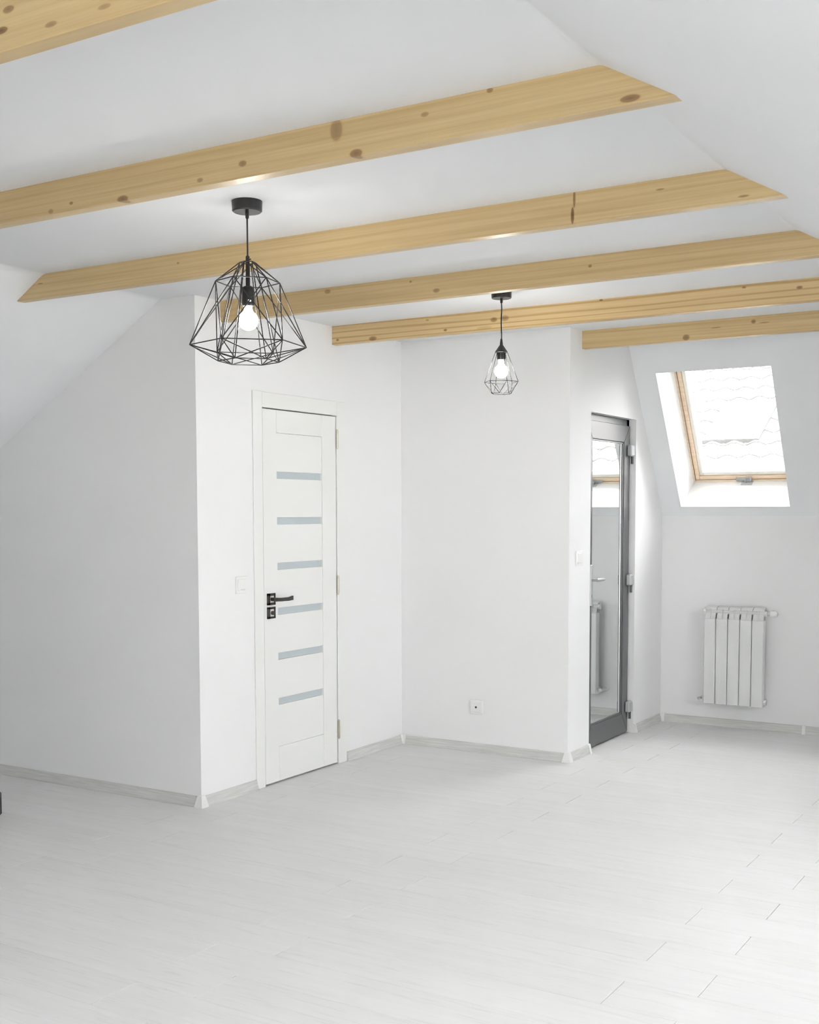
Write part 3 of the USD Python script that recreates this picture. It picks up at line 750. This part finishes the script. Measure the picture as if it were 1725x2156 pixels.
def xform_part(parent, name):
    path = numbered(parent, name)
    UsdGeom.Xform.Define(stage, path)
    LOC[path] = LOC[parent]
    return path


lx, ly = -2.568, 3.167
p1 = thing('pendant_lamp', 'large black pendant with a wide bell-shaped geometric wire cage', 'pendant lamp', (lx, ly, H))
cn = part(p1, 'canopy', lathe([(0, H - 0.036), (0.046, H - 0.036), (0.0505, H - 0.032), (0.0515, H - 0.002), (0.0515, H), (0, H)], (lx, ly, 0), 48), 'black_metal', smooth=35)
part(cn, 'strain_relief', lathe([(0, H - 0.058), (0.0045, H - 0.058), (0.0062, H - 0.052), (0.0062, H - 0.034), (0, H - 0.034)], (lx, ly, 0), 16), 'black_metal', smooth=40)
part(p1, 'cord', cyl((lx, ly, H - 0.05), (lx, ly, 2.315), 0.0027, 10), 'black_cable', smooth=50)
part(p1, 'grip', joined(lathe([(0, 2.296), (0.0068, 2.296), (0.0068, 2.322), (0.004, 2.326), (0, 2.326)], (lx, ly, 0), 16), cyl((lx, ly, 2.314), (lx + 0.010, ly + 0.006, 2.314), 0.0022, 8)), 'black_metal', smooth=40)
sk = part(p1, 'socket', lathe([(0, 2.158), (0.020, 2.158), (0.0215, 2.166), (0.0205, 2.214), (0.016, 2.222), (0.0075, 2.226), (0.007, 2.30), (0, 2.30)], (lx, ly, 0), 28), 'black_metal', smooth=35)
e1 = np.array([0.0, 0.0, 0.0]); tc = -fw * np.array([1, 1, 0]); tc /= np.linalg.norm(tc)
sd = np.array([rt[0], rt[1], 0]); q = np.array([lx, ly, 0]) + tc * 0.0212
part(sk, 'sticker', trimesh.convex.convex_hull(np.array([q + sd * s + tc * o + np.array([0, 0, z]) for s in (0.003, 0.013) for o in (-0.004, 0.0005) for z in (2.170, 2.1765)])), 'sticker_white', label='small white sticker')
bulb(p1, lx, ly, 2.110, 2.158, 0.034)
cg = xform_part(p1, 'wire_cage')
A0 = 43.0
r1, r2, r3, r4 = ringpts(lx, ly, 2.303, 0.026, A0), ringpts(lx, ly, 2.238, 0.108, A0), ringpts(lx, ly, 2.024, 0.197, A0), ringpts(lx, ly, 1.972, 0.103, A0)
wr = 0.0019
for k in range(6):
    n = (k + 1) % 6
    for a, b in ((r1[k], r1[n]), (r2[k], r2[n]), (r3[k], r3[n]), (r4[k], r4[n]), (r1[k], r2[k]), (r1[k], r2[n]), (r2[k], r3[k]), (r3[k], r4[k]), (r3[k], r4[n]), (r3[n], r4[k]),
                 (r2[k], r3[n]), (r2[n], r3[k]), (r1[k], r4[k])):
        wire(cg, a, b, wr)

lx, ly = -2.575, 5.07
p2 = thing('pendant_lamp', 'small black pendant with a slim teardrop wire cage and a cone cap', 'pendant lamp', (lx, ly, H))
cn = part(p2, 'canopy', lathe([(0, H - 0.036), (0.046, H - 0.036), (0.0475, H - 0.032), (0.0485, H - 0.002), (0.0485, H), (0, H)], (lx, ly, 0), 48), 'black_metal', smooth=35)
part(cn, 'strain_relief', lathe([(0, H - 0.058), (0.0045, H - 0.058), (0.0062, H - 0.052), (0.0062, H - 0.034), (0, H - 0.034)], (lx, ly, 0), 16), 'black_metal', smooth=40)
part(p2, 'cord', loft([(lx + 0.0012 * math.sin(t * 9), ly, H - 0.05 - t * (H - 0.05 - 2.27)) for t in np.linspace(0, 1, 12)], [0.0028] * 12, 10), 'black_cable', smooth=50)
part(p2, 'cap', lathe([(0, 2.214), (0.028, 2.214), (0.031, 2.216), (0.0305, 2.219), (0.0075, 2.252), (0.0065, 2.262), (0.0042, 2.280), (0, 2.280)], (lx, ly, 0), 28), 'black_metal', smooth=35)
part(p2, 'socket', lathe([(0, 2.183), (0.0195, 2.183), (0.0208, 2.186), (0.0215, 2.216), (0, 2.216)], (lx, ly, 0), 28), 'black_metal', smooth=35)
bulb(p2, lx, ly, 2.128, 2.183, 0.033)
cg = xform_part(p2, 'wire_cage')
base = math.degrees(math.atan2(rt[1], rt[0]))
c0, c1, c2 = ringpts(lx, ly, 2.217, 0.029, base - 15), ringpts(lx, ly, 2.077, 0.0815, base - 15), ringpts(lx, ly, 2.022, 0.048, base + 15)
for k in range(6):
    n = (k + 1) % 6
    for a, b in ((c0[k], c1[k]), (c1[k], c1[n]), (c2[k], c2[n]), (c1[k], c2[k]), (c1[n], c2[k])):
        wire(cg, a, b, 0.0013)

# ------------------------------------------------------------------ dark case at the left edge
cx, cyy = -4.352 - 0.083, 3.551 - 0.050
bc = thing('equipment_case', 'low black case standing on the floor, just entering at the left edge', 'case', (cx - 0.25, cyy + 0.15, 0))
TB = frame4([cx, cyy, 0], [math.cos(0.55), math.sin(0.55), 0], [-math.sin(0.55), math.cos(0.55), 0], [0, 0, 1])
part(bc, 'body', bx(-0.5, 0, 0, 0.3, 0.004, 0.128, 0.012, TB), 'black_case')
part(bc, 'edge_trim', bx(-0.495, -0.005, 0.005, 0.295, 0.0, 0.008, 0.002, TB), 'grey_trim', label='pale grey bottom edge')
